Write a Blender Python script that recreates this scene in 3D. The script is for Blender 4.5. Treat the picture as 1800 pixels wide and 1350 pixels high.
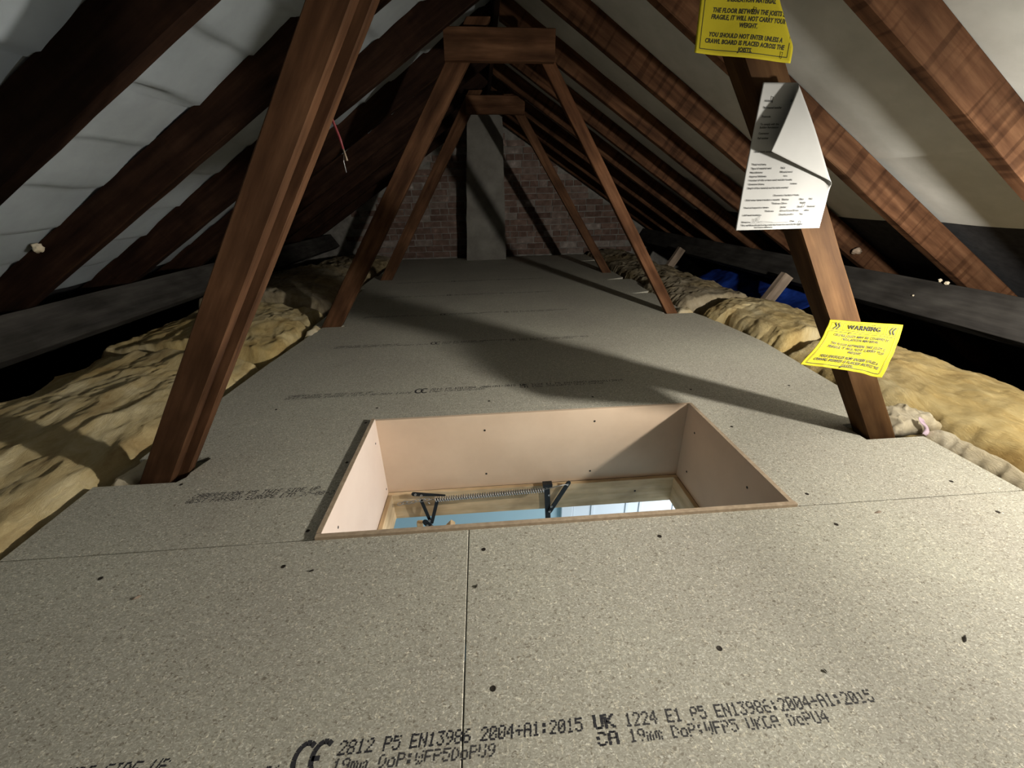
import bpy, bmesh, math, random
from mathutils import Vector, Matrix, noise
random.seed(7)
S = bpy.context.scene
COL = S.collection
for o in list(bpy.data.objects): bpy.data.objects.remove(o, do_unlink=True)

# ------------------------------------------------------------------ camera
cam_d = bpy.data.cameras.new('camera'); cam = bpy.data.objects.new('camera', cam_d); COL.objects.link(cam)
cam_d.sensor_fit = 'HORIZONTAL'; cam_d.sensor_width = 36.0
cam_d.lens = 718.35 / 1800 * 36.0; cam_d.clip_start = 0.01; cam_d.clip_end = 60
RX = (0.99708715, -0.07340382, -0.0207146); DN = (-0.0493365, -0.41361386, -0.90911467); FW = (0.0581646, 0.90748854, -0.41603055)
cam.matrix_world = Matrix(((RX[0], -DN[0], -FW[0], 0), (RX[1], -DN[1], -FW[1], 0), (RX[2], -DN[2], -FW[2], 0.70882), (0, 0, 0, 1)))
S.camera = cam
# ------------------------------------------------------------------ world, lamps, exposure
w = bpy.data.worlds.new('world'); S.world = w; w.use_nodes = True
w.node_tree.nodes['Background'].inputs[0].default_value = (0.55, 0.68, 0.9, 1)
w.node_tree.nodes['Background'].inputs[1].default_value = 0.6
S.view_settings.view_transform = 'Standard'; S.view_settings.look = 'None'
S.view_settings.gamma = 1; S.view_settings.use_curve_mapping = False
S.view_settings.exposure = 0.0
def lamp(name, kind, loc, energy, color, **kw):
    d = bpy.data.lights.new(name, kind); d.energy = energy; d.color = color
    for k, v in kw.items(): setattr(d, k, v)
    o = bpy.data.objects.new(name, d); COL.objects.link(o); o.location = loc
    return o
def aim(o, tgt): o.rotation_euler = (Vector(tgt) - o.location).to_track_quat('-Z', 'Y').to_euler()
LAMP = (1.40, 0.52, 0.56)                       # hand lamp hung from a rafter, right of the frame
k1 = lamp('hand_lamp', 'POINT', LAMP, 1.0, (1.0, 0.955, 0.86), shadow_soft_size=0.03)
# the lamp's light distribution (as an IES file would give): strongest level with the lamp, weaker steeply up and down
k1.data.use_nodes = True; nt = k1.data.node_tree; em = nt.nodes['Emission']
tcn = nt.nodes.new('ShaderNodeTexCoord'); sx = nt.nodes.new('ShaderNodeSeparateXYZ'); mr = nt.nodes.new('ShaderNodeMapRange'); cr = nt.nodes.new('ShaderNodeValToRGB'); mm = nt.nodes.new('ShaderNodeMath'); mm.operation = 'MULTIPLY'
nt.links.new(tcn.outputs['Normal'], sx.inputs[0]); nt.links.new(sx.outputs['Z'], mr.inputs['Value']); mr.inputs['From Min'].default_value = -1; mr.inputs['From Max'].default_value = 1
nt.links.new(mr.outputs[0], cr.inputs[0]); nt.links.new(cr.outputs[0], mm.inputs[0]); mm.inputs[1].default_value = 190.0; nt.links.new(mm.outputs[0], em.inputs['Strength'])
el = cr.color_ramp.elements
while len(el) < 8: el.new(.5)
for e_, (p_, v_) in zip(el, ((0, .10), (.13, .155), (.22, .22), (.30, .64), (.40, .90), (.54, .95), (.68, .33), (1.0, .12))): e_.position = p_; e_.color = (v_, v_, v_, 1)
k3 = lamp('landing_window_light', 'AREA', (1.55, 1.2, -1.5), 30, (0.88, 0.95, 1.0), shape='RECTANGLE', size=0.9, size_y=1.2)
aim(k3, (-1.0, 1.4, -1.6))

# ------------------------------------------------------------------ roof constants (metres; floor top is z = 0)
ZR, XR, TR, TL = 1.60, 0.14, 0.6355, 0.616
def under(x): return ZR - (TR * (x - XR) if x > XR else TL * (XR - x))     # underside of the rafters
Y_BACK, Y_FRONT = 5.75, -2.4

# ------------------------------------------------------------------ materials
def mat(name, base=(.5, .5, .5), rough=.8, metal=0.0):
    m = bpy.data.materials.new(name); m.use_nodes = True
    b = m.node_tree.nodes['Principled BSDF']
    b.inputs['Base Color'].default_value = (*base, 1); b.inputs['Roughness'].default_value = rough; b.inputs['Metallic'].default_value = metal
    if 'Specular IOR Level' in b.inputs: b.inputs['Specular IOR Level'].default_value = .3
    return m, m.node_tree.nodes, m.node_tree.links, b
def nd(N, t, **kw):
    n = N.new(t)
    for k, v in kw.items():
        if k in n.inputs: n.inputs[k].default_value = v
        else: setattr(n, k, v)
    return n
def coords(N, L, scale=(1, 1, 1), rnd=True):
    tc = N.new('ShaderNodeTexCoord'); mp = N.new('ShaderNodeMapping'); mp.inputs['Scale'].default_value = scale
    L.new(tc.outputs['Object'], mp.inputs['Vector'])
    if rnd:
        oi = N.new('ShaderNodeObjectInfo'); ml = nd(N, 'ShaderNodeMath', operation='MULTIPLY'); ml.inputs[1].default_value = 37.0
        L.new(oi.outputs['Random'], ml.inputs[0]); L.new(ml.outputs[0], mp.inputs['Location'])
    return mp
def ramp(N, stops):
    r = N.new('ShaderNodeValToRGB'); e = r.color_ramp.elements
    while len(e) < len(stops): e.new(0.5)
    for el, (p, c) in zip(e, stops): el.position = p; el.color = (*c, 1)
    return r
def bump(N, L, b, src, strength=.3, dist=.002):
    bp = nd(N, 'ShaderNodeBump'); bp.inputs['Strength'].default_value = strength; bp.inputs['Distance'].default_value = dist
    L.new(src, bp.inputs['Height']); L.new(bp.outputs[0], b.inputs['Normal'])
def mixc(N, L, fac, a, c, typ='MIX', f=None):
    m = N.new('ShaderNodeMix'); m.data_type = 'RGBA'; m.blend_type = typ
    if f is not None: m.inputs[0].default_value = f
    if fac is not None: L.new(fac, m.inputs[0])
    for s, i in ((a, 6), (c, 7)):
        if isinstance(s, tuple): m.inputs[i].default_value = (*s, 1)
        else: L.new(s, m.inputs[i])
    return m.outputs[2]

def wood(name, dark, mid, light, saw=0.0, knots=0.5, rough=.75):
    m, N, L, b = mat(name, mid, rough)
    mp = coords(N, L, (1.2, 14, 14)); n1 = nd(N, 'ShaderNodeTexNoise', Scale=2.2, Detail=6.0, Roughness=.62); L.new(mp.outputs[0], n1.inputs['Vector'])
    r = ramp(N, ((.28, dark), (.5, mid), (.74, light))); L.new(n1.outputs['Fac'], r.inputs[0]); c = r.outputs[0]
    mp2 = coords(N, L, (3.0, 6, 6)); n2 = nd(N, 'ShaderNodeTexNoise', Scale=1.6, Detail=3.0); L.new(mp2.outputs[0], n2.inputs['Vector'])
    r2 = ramp(N, ((.35, (.62, .6, .58)), (.65, (1.12, 1.1, 1.08)))); L.new(n2.outputs['Fac'], r2.inputs[0])
    c = mixc(N, L, None, c, r2.outputs[0], 'MULTIPLY', 1.0)
    if knots:
        mp3 = coords(N, L, (3.2, 9, 9)); v = nd(N, 'ShaderNodeTexVoronoi', Scale=1.0); L.new(mp3.outputs[0], v.inputs['Vector'])
        r3 = ramp(N, ((.05, (.25, .2, .18)), (.16, (1, 1, 1)))); L.new(v.outputs['Distance'], r3.inputs[0])
        c = mixc(N, L, None, c, r3.outputs[0], 'MULTIPLY', knots)
    h = n1.outputs['Fac']
    if saw:
        mp4 = coords(N, L, (1, .06, .06)); mp4.inputs['Rotation'].default_value = (0, .22, .1); wv = nd(N, 'ShaderNodeTexNoise', Scale=40.0, Detail=1.0, Roughness=.4, Distortion=.15)
        L.new(mp4.outputs[0], wv.inputs['Vector'])
        r4 = ramp(N, ((.37, (.52, .48, .45)), (.47, (1, 1, 1)))); L.new(wv.outputs['Fac'], r4.inputs[0])
        nb = nd(N, 'ShaderNodeTexNoise', Scale=3.0); L.new(coords(N, L).outputs[0], nb.inputs['Vector'])
        rb = ramp(N, ((.36, (0, 0, 0)), (.52, (1, 1, 1)))); L.new(nb.outputs['Fac'], rb.inputs[0])
        ms = nd(N, 'ShaderNodeMath', operation='MULTIPLY'); L.new(rb.outputs[0], ms.inputs[0]); ms.inputs[1].default_value = saw
        c = mixc(N, L, ms.outputs[0], c, mixc(N, L, None, c, r4.outputs[0], 'MULTIPLY', 1.0))
        h = wv.outputs['Fac']
    b.inputs['Specular IOR Level'].default_value = .08
    L.new(c, b.inputs['Base Color']); bump(N, L, b, h, .35, .0015)
    return m
M = {}
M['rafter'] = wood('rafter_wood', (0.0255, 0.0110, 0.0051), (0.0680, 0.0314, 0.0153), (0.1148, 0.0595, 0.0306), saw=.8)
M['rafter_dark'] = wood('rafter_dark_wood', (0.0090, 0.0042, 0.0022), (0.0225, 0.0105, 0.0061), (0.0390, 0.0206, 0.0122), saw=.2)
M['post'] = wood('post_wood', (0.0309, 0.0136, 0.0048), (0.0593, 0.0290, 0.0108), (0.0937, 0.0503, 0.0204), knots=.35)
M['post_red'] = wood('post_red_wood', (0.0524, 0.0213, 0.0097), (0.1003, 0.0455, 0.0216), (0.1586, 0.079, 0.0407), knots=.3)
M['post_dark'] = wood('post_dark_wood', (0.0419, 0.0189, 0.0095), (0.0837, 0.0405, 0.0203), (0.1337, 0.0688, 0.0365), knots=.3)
M['purlin'] = wood('purlin_dusty_wood', (0.0317, 0.0296, 0.0281), (0.0475, 0.0444, 0.0410), (0.0684, 0.0651, 0.0585), knots=0, rough=.95)
M['pine'] = wood('pine_wood', (.50, .36, .21), (.66, .50, .31), (.78, .64, .44), knots=.15, rough=.6)
M['strut'] = wood('strut_wood', (.16, .12, .09), (.30, .235, .18), (.42, .34, .27), knots=.2)

def chip():
    m, N, L, b = mat('chipboard', (.33, .3, .24), .72)
    mp = coords(N, L, (1, 1.5, 1), rnd=False)
    nw = nd(N, 'ShaderNodeTexNoise', Scale=160.0, Detail=1.0); L.new(mp.outputs[0], nw.inputs['Vector'])
    wp = nd(N, 'ShaderNodeVectorMath', operation='MULTIPLY_ADD'); L.new(nw.outputs['Color'], wp.inputs[0]); wp.inputs[1].default_value = (.008, .008, .0); L.new(mp.outputs[0], wp.inputs[2])
    n0 = nd(N, 'ShaderNodeTexVoronoi', Scale=430.0); L.new(wp.outputs[0], n0.inputs['Vector'])
    sc_ = N.new('ShaderNodeSeparateColor'); L.new(n0.outputs['Color'], sc_.inputs[0])
    r0 = ramp(N, ((.0, (.31, .288, .235)), (.3, (.385, .362, .302)), (.75, (.45, .428, .36)), (.93, (.53, .51, .44)), (1, (.66, .64, .57)))); L.new(sc_.outputs[0], r0.inputs[0])
    c = r0.outputs[0]
    for sc2, sh, th, col in ((230.0, (1, 2.6, 1), .94, (1.42, 1.4, 1.36)), (210.0, (2.4, 1, 1), .94, (1.42, 1.4, 1.36)), (300.0, (1, 1.5, 1), .955, (.5, .46, .41))):
        v2 = nd(N, 'ShaderNodeTexVoronoi', Scale=sc2); m2 = coords(N, L, sh, False); w2 = nd(N, 'ShaderNodeVectorMath', operation='MULTIPLY_ADD'); L.new(nw.outputs['Color'], w2.inputs[0]); w2.inputs[1].default_value = (.012, .012, 0); L.new(m2.outputs[0], w2.inputs[2]); L.new(w2.outputs[0], v2.inputs['Vector'])
        s2 = N.new('ShaderNodeSeparateColor'); L.new(v2.outputs['Color'], s2.inputs[0])
        r2 = ramp(N, ((th - .01, (1, 1, 1)), (th, col))); L.new(s2.outputs[1], r2.inputs[0]); c = mixc(N, L, None, c, r2.outputs[0], 'MULTIPLY', .75)
    nl = nd(N, 'ShaderNodeTexNoise', Scale=2.5, Detail=2.0); L.new(coords(N, L, rnd=False).outputs[0], nl.inputs['Vector'])
    rl = ramp(N, ((.3, (.93, .92, .92)), (.7, (1.05, 1.06, 1.04)))); L.new(nl.outputs['Fac'], rl.inputs[0])
    c = mixc(N, L, None, c, rl.outputs[0], 'MULTIPLY', 1.0)
    L.new(c, b.inputs['Base Color']); bump(N, L, b, sc_.outputs[0], .18, .0006)
    return m
M['chip'] = chip()
def noisy(name, a, c2, scale, rough=.85, bmp=.0, dist=.002, det=5.0, stretch=(1, 1, 1), metal=0.0, lo=.35, hi=.65, rnd=True):
    m, N, L, b = mat(name, a, rough, metal)
    n = nd(N, 'ShaderNodeTexNoise', Scale=scale, Detail=det, Roughness=.6); L.new(coords(N, L, stretch, rnd).outputs[0], n.inputs['Vector'])
    r = ramp(N, ((lo, a), (hi, c2))); L.new(n.outputs['Fac'], r.inputs[0]); L.new(r.outputs[0], b.inputs['Base Color'])
    if bmp: bump(N, L, b, n.outputs['Fac'], bmp, dist)
    return m
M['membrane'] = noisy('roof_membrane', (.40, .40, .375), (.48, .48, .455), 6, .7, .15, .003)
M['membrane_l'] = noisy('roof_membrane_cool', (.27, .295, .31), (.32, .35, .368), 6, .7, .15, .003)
M['eaves_black'] = noisy('eaves_black_sheet', (.012, .012, .013), (.024, .024, .026), 30, .95, .2, .002)  # near-black sheet from the foot of the grey membrane to the eaves
M['void'] = noisy('plasterboard_shade_black', (.03, .028, .026), (.05, .046, .042), 8, 1.0)  # darkness of the unlit void put into the board colour
M['mdf'] = noisy('lining_board', (.62, .465, .335), (.68, .52, .38), 5, .65, .05, .001)
M['mdf_lit'] = noisy('lining_board_lit', (.58, .46, .385), (.63, .51, .43), 5, .65, .05, .001)  # left board a bit pinker: lamp light put into its colour
M['mdf_edge'] = noisy('lining_edge', (.36, .27, .185), (.48, .37, .26), 60, .8, .2, .001)
M['black'] = noisy('black_steel', (.012, .013, .015), (.02, .021, .024), 40, .45, .05, .001)
M['zinc'] = mat('zinc_steel', (.36, .36, .355), .4, .8)[0]
M['screw'] = mat('dark_screw', (.035, .028, .022), .6, .4)[0]
M['ink'] = mat('print_ink', (.032, .031, .036), .8)[0]
M['ink_faint'] = mat('print_ink_faint', (.06, .057, .058), .8)[0]
M['signink'] = mat('sign_ink', (.02, .018, .006), .7)[0]
M['formink'] = mat('form_ink', (.04, .039, .038), .8)[0]
M['yellow'] = noisy('yellow_paper', (.31, .26, .014), (.345, .29, .018), 9, .8)
M['paper'] = noisy('white_paper', (.29, .287, .278), (.32, .317, .308), 6, .85)
for k_ in ('yellow', 'paper'): M[k_].node_tree.nodes['Principled BSDF'].inputs['Specular IOR Level'].default_value = .06
M['red'] = mat('red_plastic', (.13, .02, .024), .5)[0]
M['blue'] = noisy('blue_tarpaulin', (.004, .01, .07), (.018, .06, .36), 5, .45, .5, .01)
M['wallblue'] = noisy('pale_blue_paint', (.46, .62, .67), (.48, .64, .69), 3, .7)
M['white'] = noisy('white_gloss_paint', (.74, .77, .8), (.78, .81, .84), 3, .4)
M['carpet'] = noisy('landing_carpet', (.3, .27, .24), (.36, .33, .29), 60, .95, .3, .004)
M['render'] = noisy('chimney_render', (.145, .135, .118), (.21, .20, .175), 5, .95, .3, .006)
M['mortar'] = noisy('mortar', (.15, .14, .125), (.27, .255, .23), 9, 1.0, .5, .008)
M['foam'] = noisy('foam_blob', (.5, .42, .3), (.62, .55, .42), 30, .9, .4, .004)
M['shade'] = mat('lamp_holder_plastic', (.03, .03, .03), .5)[0]
M['lilac'] = noisy('lilac_film', (.42, .30, .38), (.58, .45, .52), 20, .35)
def brick_mat():
    m, N, L, b = mat('old_brick', (.2, .13, .11), .95)
    oi = N.new('ShaderNodeObjectInfo'); r = ramp(N, ((0, (.115, .072, .058)), (.5, (.175, .115, .092)), (.85, (.20, .155, .135)), (1, (.29, .25, .225)))); L.new(oi.outputs['Random'], r.inputs[0])
    n = nd(N, 'ShaderNodeTexNoise', Scale=14.0, Detail=4.0); L.new(coords(N, L).outputs[0], n.inputs['Vector'])
    r2 = ramp(N, ((.35, (.7, .68, .66)), (.62, (1.1, 1.1, 1.1)), (.75, (1.8, 1.8, 1.8)))); L.new(n.outputs['Fac'], r2.inputs[0])
    L.new(mixc(N, L, None, r.outputs[0], r2.outputs[0], 'MULTIPLY', 1.0), b.inputs['Base Color']); bump(N, L, b, n.outputs['Fac'], .5, .006)
    return m
M['brick'] = brick_mat()
def wool_mat(name, cols, stretch):
    m, N, L, b = mat(name, cols[1], 1.0)
    n = nd(N, 'ShaderNodeTexNoise', Scale=5.0, Detail=8.0, Roughness=.68, Distortion=.6); L.new(coords(N, L, stretch).outputs[0], n.inputs['Vector'])
    r = ramp(N, ((.3, cols[0]), (.48, cols[1]), (.68, cols[2]))); L.new(n.outputs['Fac'], r.inputs[0])
    n2 = nd(N, 'ShaderNodeTexNoise', Scale=2.2, Detail=3.0); L.new(coords(N, L).outputs[0], n2.inputs['Vector'])
    r2 = ramp(N, ((.38, (1, .93, .74)), (.55, (1, 1, 1)))); L.new(n2.outputs['Fac'], r2.inputs[0])
    L.new(mixc(N, L, None, r.outputs[0], r2.outputs[0], 'MULTIPLY', 1.0), b.inputs['Base Color'])
    n3 = nd(N, 'ShaderNodeTexNoise', Scale=45.0, Detail=7.0, Roughness=.78, Distortion=2.2); L.new(coords(N, L, (stretch[0], stretch[1] * .5, 1)).outputs[0], n3.inputs['Vector'])
    bump(N, L, b, n3.outputs['Fac'], .8, .010)
    return m
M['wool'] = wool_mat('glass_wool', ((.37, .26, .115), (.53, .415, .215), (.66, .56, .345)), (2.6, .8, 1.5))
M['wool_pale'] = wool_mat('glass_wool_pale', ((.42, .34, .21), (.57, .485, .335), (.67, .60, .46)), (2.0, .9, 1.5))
M['wool_dark'] = wool_mat('glass_wool_dark', ((.17, .13, .08), (.33, .27, .175), (.46, .39, .28)), (2.0, 1.2, 1.5))  # darker, greyer browns for the quilts farther back

# ------------------------------------------------------------------ builders
def meta(o, label=None, cat=None, group=None, kind=None):
    if label: o['label'] = label
    if cat: o['category'] = cat
    if group: o['group'] = group
    if kind: o['kind'] = kind
    return o
def link(o, parent=None, mw=None):
    COL.objects.link(o)
    mw = mw or Matrix()
    if parent is not None:
        o.parent = parent; o.matrix_basis = WM[parent.name].inverted() @ mw
    else: o.matrix_basis = mw
    WM[o.name] = mw.copy()
    return o
WM = {}
def empty(name, loc=(0, 0, 0)):
    o = bpy.data.objects.new(name, None); o.empty_display_size = .05
    return link(o, None, Matrix.Translation(loc))
def obj(name, V, F, m, parent=None, smooth=False, mw=None):
    me = bpy.data.meshes.new(name); me.from_pydata([tuple(v) for v in V], [], F); me.update()
    me.materials.append(m)
    if smooth: me.polygons.foreach_set('use_smooth', [True] * len(me.polygons))
    return link(bpy.data.objects.new(name, me), parent, mw)
def fixn(o):
    bm = bmesh.new(); bm.from_mesh(o.data); bmesh.ops.recalc_face_normals(bm, faces=bm.faces); bm.to_mesh(o.data); bm.free(); return o
def beam(name, A, B, zdir, width, thick, m, parent=None, k0=0.0, k1=0.0, seg=16, jit=.0012, ch=.003):
    """timber from A to B (centre line); zdir ~ width direction; k0,k1 = end-cut slopes"""
    A, B = Vector(A), Vector(B); X = (B - A).normalized(); Z = Vector(zdir); Z = (Z - X * Z.dot(X)).normalized(); Y = Z.cross(X); Ln = (B - A).length
    h, t = width / 2, thick / 2
    prof = [(-t + ch, -h), (t - ch, -h), (t, -h + ch), (t, h - ch), (t - ch, h), (-t + ch, h), (-t, h - ch), (-t, -h + ch)]
    V = []; sd = random.random() * 50
    for i in range(seg + 1):
        f = i / seg
        bow = noise.noise(Vector((sd, f * 2.2, 1))) * jit * 2; bow2 = noise.noise(Vector((sd, 9, f * 2.2))) * jit * 2
        for j, (y, z) in enumerate(prof):
            d = noise.noise(Vector((sd + j * .7, f * Ln * 6, 3))) * jit
            V.append((f * Ln + (k0 * (1 - f) + k1 * f) * z, y + bow + d, z + bow2 + d))
    F = [tuple(range(7, -1, -1)), tuple(range(seg * 8, seg * 8 + 8))]
    for i in range(seg):
        for j in range(8):
            a = i * 8 + j; b = i * 8 + (j + 1) % 8; F.append((a, b, b + 8, a + 8))
    mw = Matrix(((X.x, Y.x, Z.x, A.x), (X.y, Y.y, Z.y, A.y), (X.z, Y.z, Z.z, A.z), (0, 0, 0, 1)))
    return obj(name, V, F, m, parent, False, mw)
def beam_xz(name, x0, z0, x1, z1, hw, Y0, Y1, m, parent=None, cut='s', **kw):
    """timber in a plane of constant Y; hw = width square to its length; cut h(orizontal), v(ertical) or s(quare) ends"""
    dx, dz = x1 - x0, z1 - z0; th = math.atan2(dz, dx); zd = (-math.sin(th), 0, math.cos(th))
    k = {'s': 0.0, 'h': -math.cos(th) / math.sin(th) if abs(math.sin(th)) > .01 else 0, 'v': math.tan(th) if abs(math.cos(th)) > .01 else 0}[cut]
    y = (Y0 + Y1) / 2
    return beam(name, (x0, y, z0), (x1, y, z1), zd, hw, abs(Y1 - Y0), m, parent, k, k, **kw)
def box(V, F, x0, x1, y0, y1, z0, z1):
    b = len(V); V += [(x0, y0, z0), (x1, y0, z0), (x1, y1, z0), (x0, y1, z0), (x0, y0, z1), (x1, y0, z1), (x1, y1, z1), (x0, y1, z1)]
    F += [tuple(b + i for i in q) for q in ((3, 2, 1, 0), (4, 5, 6, 7), (0, 1, 5, 4), (1, 2, 6, 5), (2, 3, 7, 6), (3, 0, 4, 7))]
def bbox(name, x0, x1, y0, y1, z0, z1, m, parent=None, bev=0.0):
    V, F = [], []; c = ((x0 + x1) / 2, (y0 + y1) / 2, (z0 + z1) / 2)
    box(V, F, x0 - c[0], x1 - c[0], y0 - c[1], y1 - c[1], z0 - c[2], z1 - c[2])
    o = obj(name, V, F, m, parent, False, Matrix.Translation(c))
    if bev:
        bm = bmesh.new(); bm.from_mesh(o.data); bmesh.ops.bevel(bm, geom=bm.edges[:], offset=bev, segments=1, affect='EDGES'); bm.to_mesh(o.data); bm.free()
    return o
def prism(name, poly, z0, z1, m, parent=None, ch=.0012):
    """polygon in XY extruded in Z, its top arris eased"""
    n = len(poly); bm = bmesh.new()
    lo = [bm.verts.new((x, y, z0)) for x, y in poly]; f = bm.faces.new(lo)
    r = bmesh.ops.extrude_face_region(bm, geom=[f]); bmesh.ops.translate(bm, verts=[v for v in r['geom'] if isinstance(v, bmesh.types.BMVert)], vec=(0, 0, z1 - z0))
    bmesh.ops.recalc_face_normals(bm, faces=bm.faces)
    if ch:
        es = [e for e in bm.edges if all(abs(v.co.z - z1) < 1e-6 for v in e.verts)]
        bmesh.ops.bevel(bm, geom=es, offset=ch, segments=1, affect='EDGES')
    me = bpy.data.meshes.new(name); bm.to_mesh(me); bm.free(); me.materials.append(m)
    return link(bpy.data.objects.new(name, me), parent)
def tube(name, pts, r, m, parent=None, ns=8, closed=False):
    V, F = [], []; n = len(pts); P = [Vector(p) for p in pts]
    up = Vector((.13, .21, .97)).normalized()
    for i in range(n):
        a = P[(i - 1) % n] if closed or i > 0 else P[i]; b = P[(i + 1) % n] if closed or i < n - 1 else P[i]
        d = (b - a).normalized(); s = d.cross(up)
        if s.length < .05: s = d.cross(Vector((1, 0, 0)))
        s.normalize(); u = s.cross(d)
        rr = r[i] if isinstance(r, (list, tuple)) else r
        for j in range(ns):
            q = 2 * math.pi * j / ns; V.append(P[i] + (s * math.cos(q) + u * math.sin(q)) * rr)
    for i in range(n if closed else n - 1):
        for j in range(ns):
            a = i * ns + j; b = i * ns + (j + 1) % ns; c = ((i + 1) % n) * ns + (j + 1) % ns; d = ((i + 1) % n) * ns + j
            F.append((a, b, c, d))
    if not closed: F += [tuple(range(ns))[::-1], tuple(range((n - 1) * ns, n * ns))]
    c = sum(P, Vector()) / n
    return fixn(obj(name, [v - c for v in V], F, m, parent, True, Matrix.Translation(c)))

# ------------------------------------------------------------------ the setting: floor of chipboard sheets on raised joists
floor = meta(empty('floor', (0, 2.4, 0)), 'grey chipboard loft deck laid in staggered tongued sheets', None, None, 'structure')
HX0, HX1, HY0, HY1 = -0.416, 0.746, 0.738, 1.302              # hatch opening in the deck
G = .0015
def board(poly, ch=.0012): return prism('floor_board', poly, -.019, 0.0, M['chip'], floor, ch)
def wob(a, b, n, amp, seed):
    """a slightly ragged cut edge between two points"""
    out = []
    for i in range(n + 1):
        f = i / n; d = amp * noise.noise(Vector((seed, f * 17, 2))) if 0 < i < n else 0
        out.append((a[0] + (b[0] - a[0]) * f + (d if abs(b[1] - a[1]) > abs(b[0] - a[0]) else 0), a[1] + (b[1] - a[1]) * f + (0 if abs(b[1] - a[1]) > abs(b[0] - a[0]) else d)))
    return out
y0, y1 = .1402, .7402
boards = {}
boards['front_left'] = board([(-1.5, y0 + .0004), (-.0622 - .0009, y0 + .0004)] + wob((-.0622 - .0009, y1 - .0013), (-1.5, y1 - .0013), 24, .0016, 3))
boards['front_right'] = board([(-.0622 + .0009, y0 + .0004), (1.62, y0 + .0004)] + wob((1.62, y1 - .0013), (-.0622 + .0009, y1 - .0013), 30, .0016, 5))
y0, y1 = .7402, 1.3402
boards['hatch_row'] = board(wob((-1.098, y0 + .0013), (HX0, y0 + .0013), 14, .0014, 8) + [(HX0, HY1), (HX1, HY1)] + wob((HX1, y0 + .0013), (1.352, y0 + .0013), 12, .0014, 9) +
    [(1.354, 1.002), (1.166, 1.002), (1.166, 1.094), (1.366, 1.125), (1.38, y1 - .0004), (-1.078, y1 - .0004), (-1.078, 1.125), (-.872, 1.118), (-.858, 1.108), (-.868, 1.075), (-.876, 1.04), (-.874, 1.018), (-.888, .997), (-1.109, .998)])
y0, y1 = 1.3402, 1.9402
boards['row2'] = board([(-1.075, y0 + .0001), (1.382, y0 + .0001), (1.432, 1.88), (1.434, y1 - .0001), (-1.052, y1 - .0001)], 0)
y0, y1 = 1.9402, 2.5402
boards['row3'] = board([(-1.05, y0 + .0001), (1.434, y0 + .0001), (1.394, 2.37), (1.355, 2.515), (1.168, 2.518), (1.168, y1 - .0001), (-.862, y1 - .0001), (-.862, 2.52), (-1.0, 2.516), (-1.02, 2.36)], 0)
for i in range(5):
    y0 = 2.5402 + .6 * i; y1 = min(y0 + .6, Y_BACK - .02)
    e = .03 * math.sin(i * 2.1)
    boards['row%d' % (4 + i)] = board([(-1.07 + e, y0 + .0001), (1.15 + .5 * e, y0 + .0001), (1.34 + e, y0 + .09), (1.34 + e, y1 - .0001), (-1.07 + e, y1 - .0001)], 0)
for i in range(4):
    y1 = .1402 - .6 * i; y0 = y1 - .6
    sx = (.5, -.3, .7, .1)[i]
    board([(-1.5, y0 + .0001), (sx - .001, y0 + .0001), (sx - .001, y1 - .0004), (-1.5, y1 - .0004)])
    board([(sx + .001, y0 + .0001), (1.62, y0 + .0001), (1.62, y1 - .0004), (sx + .001, y1 - .0004)])
# plasterboard of the rooms below, coloured near black for the darkness beyond the deck
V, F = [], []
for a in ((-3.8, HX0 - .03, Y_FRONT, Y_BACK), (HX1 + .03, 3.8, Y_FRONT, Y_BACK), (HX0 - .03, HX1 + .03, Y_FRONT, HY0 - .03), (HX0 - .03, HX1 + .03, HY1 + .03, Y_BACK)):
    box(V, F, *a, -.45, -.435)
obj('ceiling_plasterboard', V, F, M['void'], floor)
# joists carrying the deck, their ends just seen in the cut-outs
for y in (.74, 1.36, 1.94, 2.54, 3.14, 3.74, 4.34, 4.94):
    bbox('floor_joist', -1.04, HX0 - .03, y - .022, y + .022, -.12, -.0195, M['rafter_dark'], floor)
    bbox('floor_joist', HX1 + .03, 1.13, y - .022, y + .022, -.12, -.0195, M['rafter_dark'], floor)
def disc(name, c, r, m, parent, nrm=(0, 0, 1), h=.0006, ns=9):
    n = Vector(nrm); q = n.to_track_quat('Z', 'Y').to_matrix().to_4x4()
    V = [(0, 0, h * .3)] + [(r * .45 * math.cos(6.283 * j / ns), r * .45 * math.sin(6.283 * j / ns), h * .4) for j in range(ns)] + [(r * math.cos(6.283 * j / ns), r * math.sin(6.283 * j / ns), h) for j in range(ns)] + [(r * 1.15 * math.cos(6.283 * j / ns), r * 1.15 * math.sin(6.283 * j / ns), 0) for j in range(ns)]
    F = [(0, 1 + j, 1 + (j + 1) % ns) for j in range(ns)]
    for k in range(2):
        a = 1 + k * ns
        F += [(a + j, a + ns + j, a + ns + (j + 1) % ns, a + (j + 1) % ns) for j in range(ns)]
    return obj(name, V, F, m, parent, False, Matrix.Translation(c) @ q)
for x, y, b in ((-.456, .668, 'front_left'), (-.83, .672, 'front_left'), (-.028, .675, 'front_right'), (.372, .676, 'front_right'), (.792, .673, 'front_right'), (1.2, .675, 'front_right'),
                (-.016, .391, 'front_right'), (.372, .421, 'front_right'), (-.866, .984, 'hatch_row'), (-.443, .77, 'hatch_row'), (-.431, 1.044, 'hatch_row'), (-.434, 1.28, 'hatch_row'),
                (.802, .78, 'hatch_row'), (.80, 1.12, 'hatch_row'), (1.21, .79, 'hatch_row'), (-.42, 1.39, 'row2'), (0, 1.40, 'row2'), (.40, 1.39, 'row2'), (.8, 1.41, 'row2'), (1.2, 1.4, 'row2'), (-.8, 1.42, 'row2')):
    disc('screw', (x, y, .0002), .0042, M['screw'], boards[b])

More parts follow.
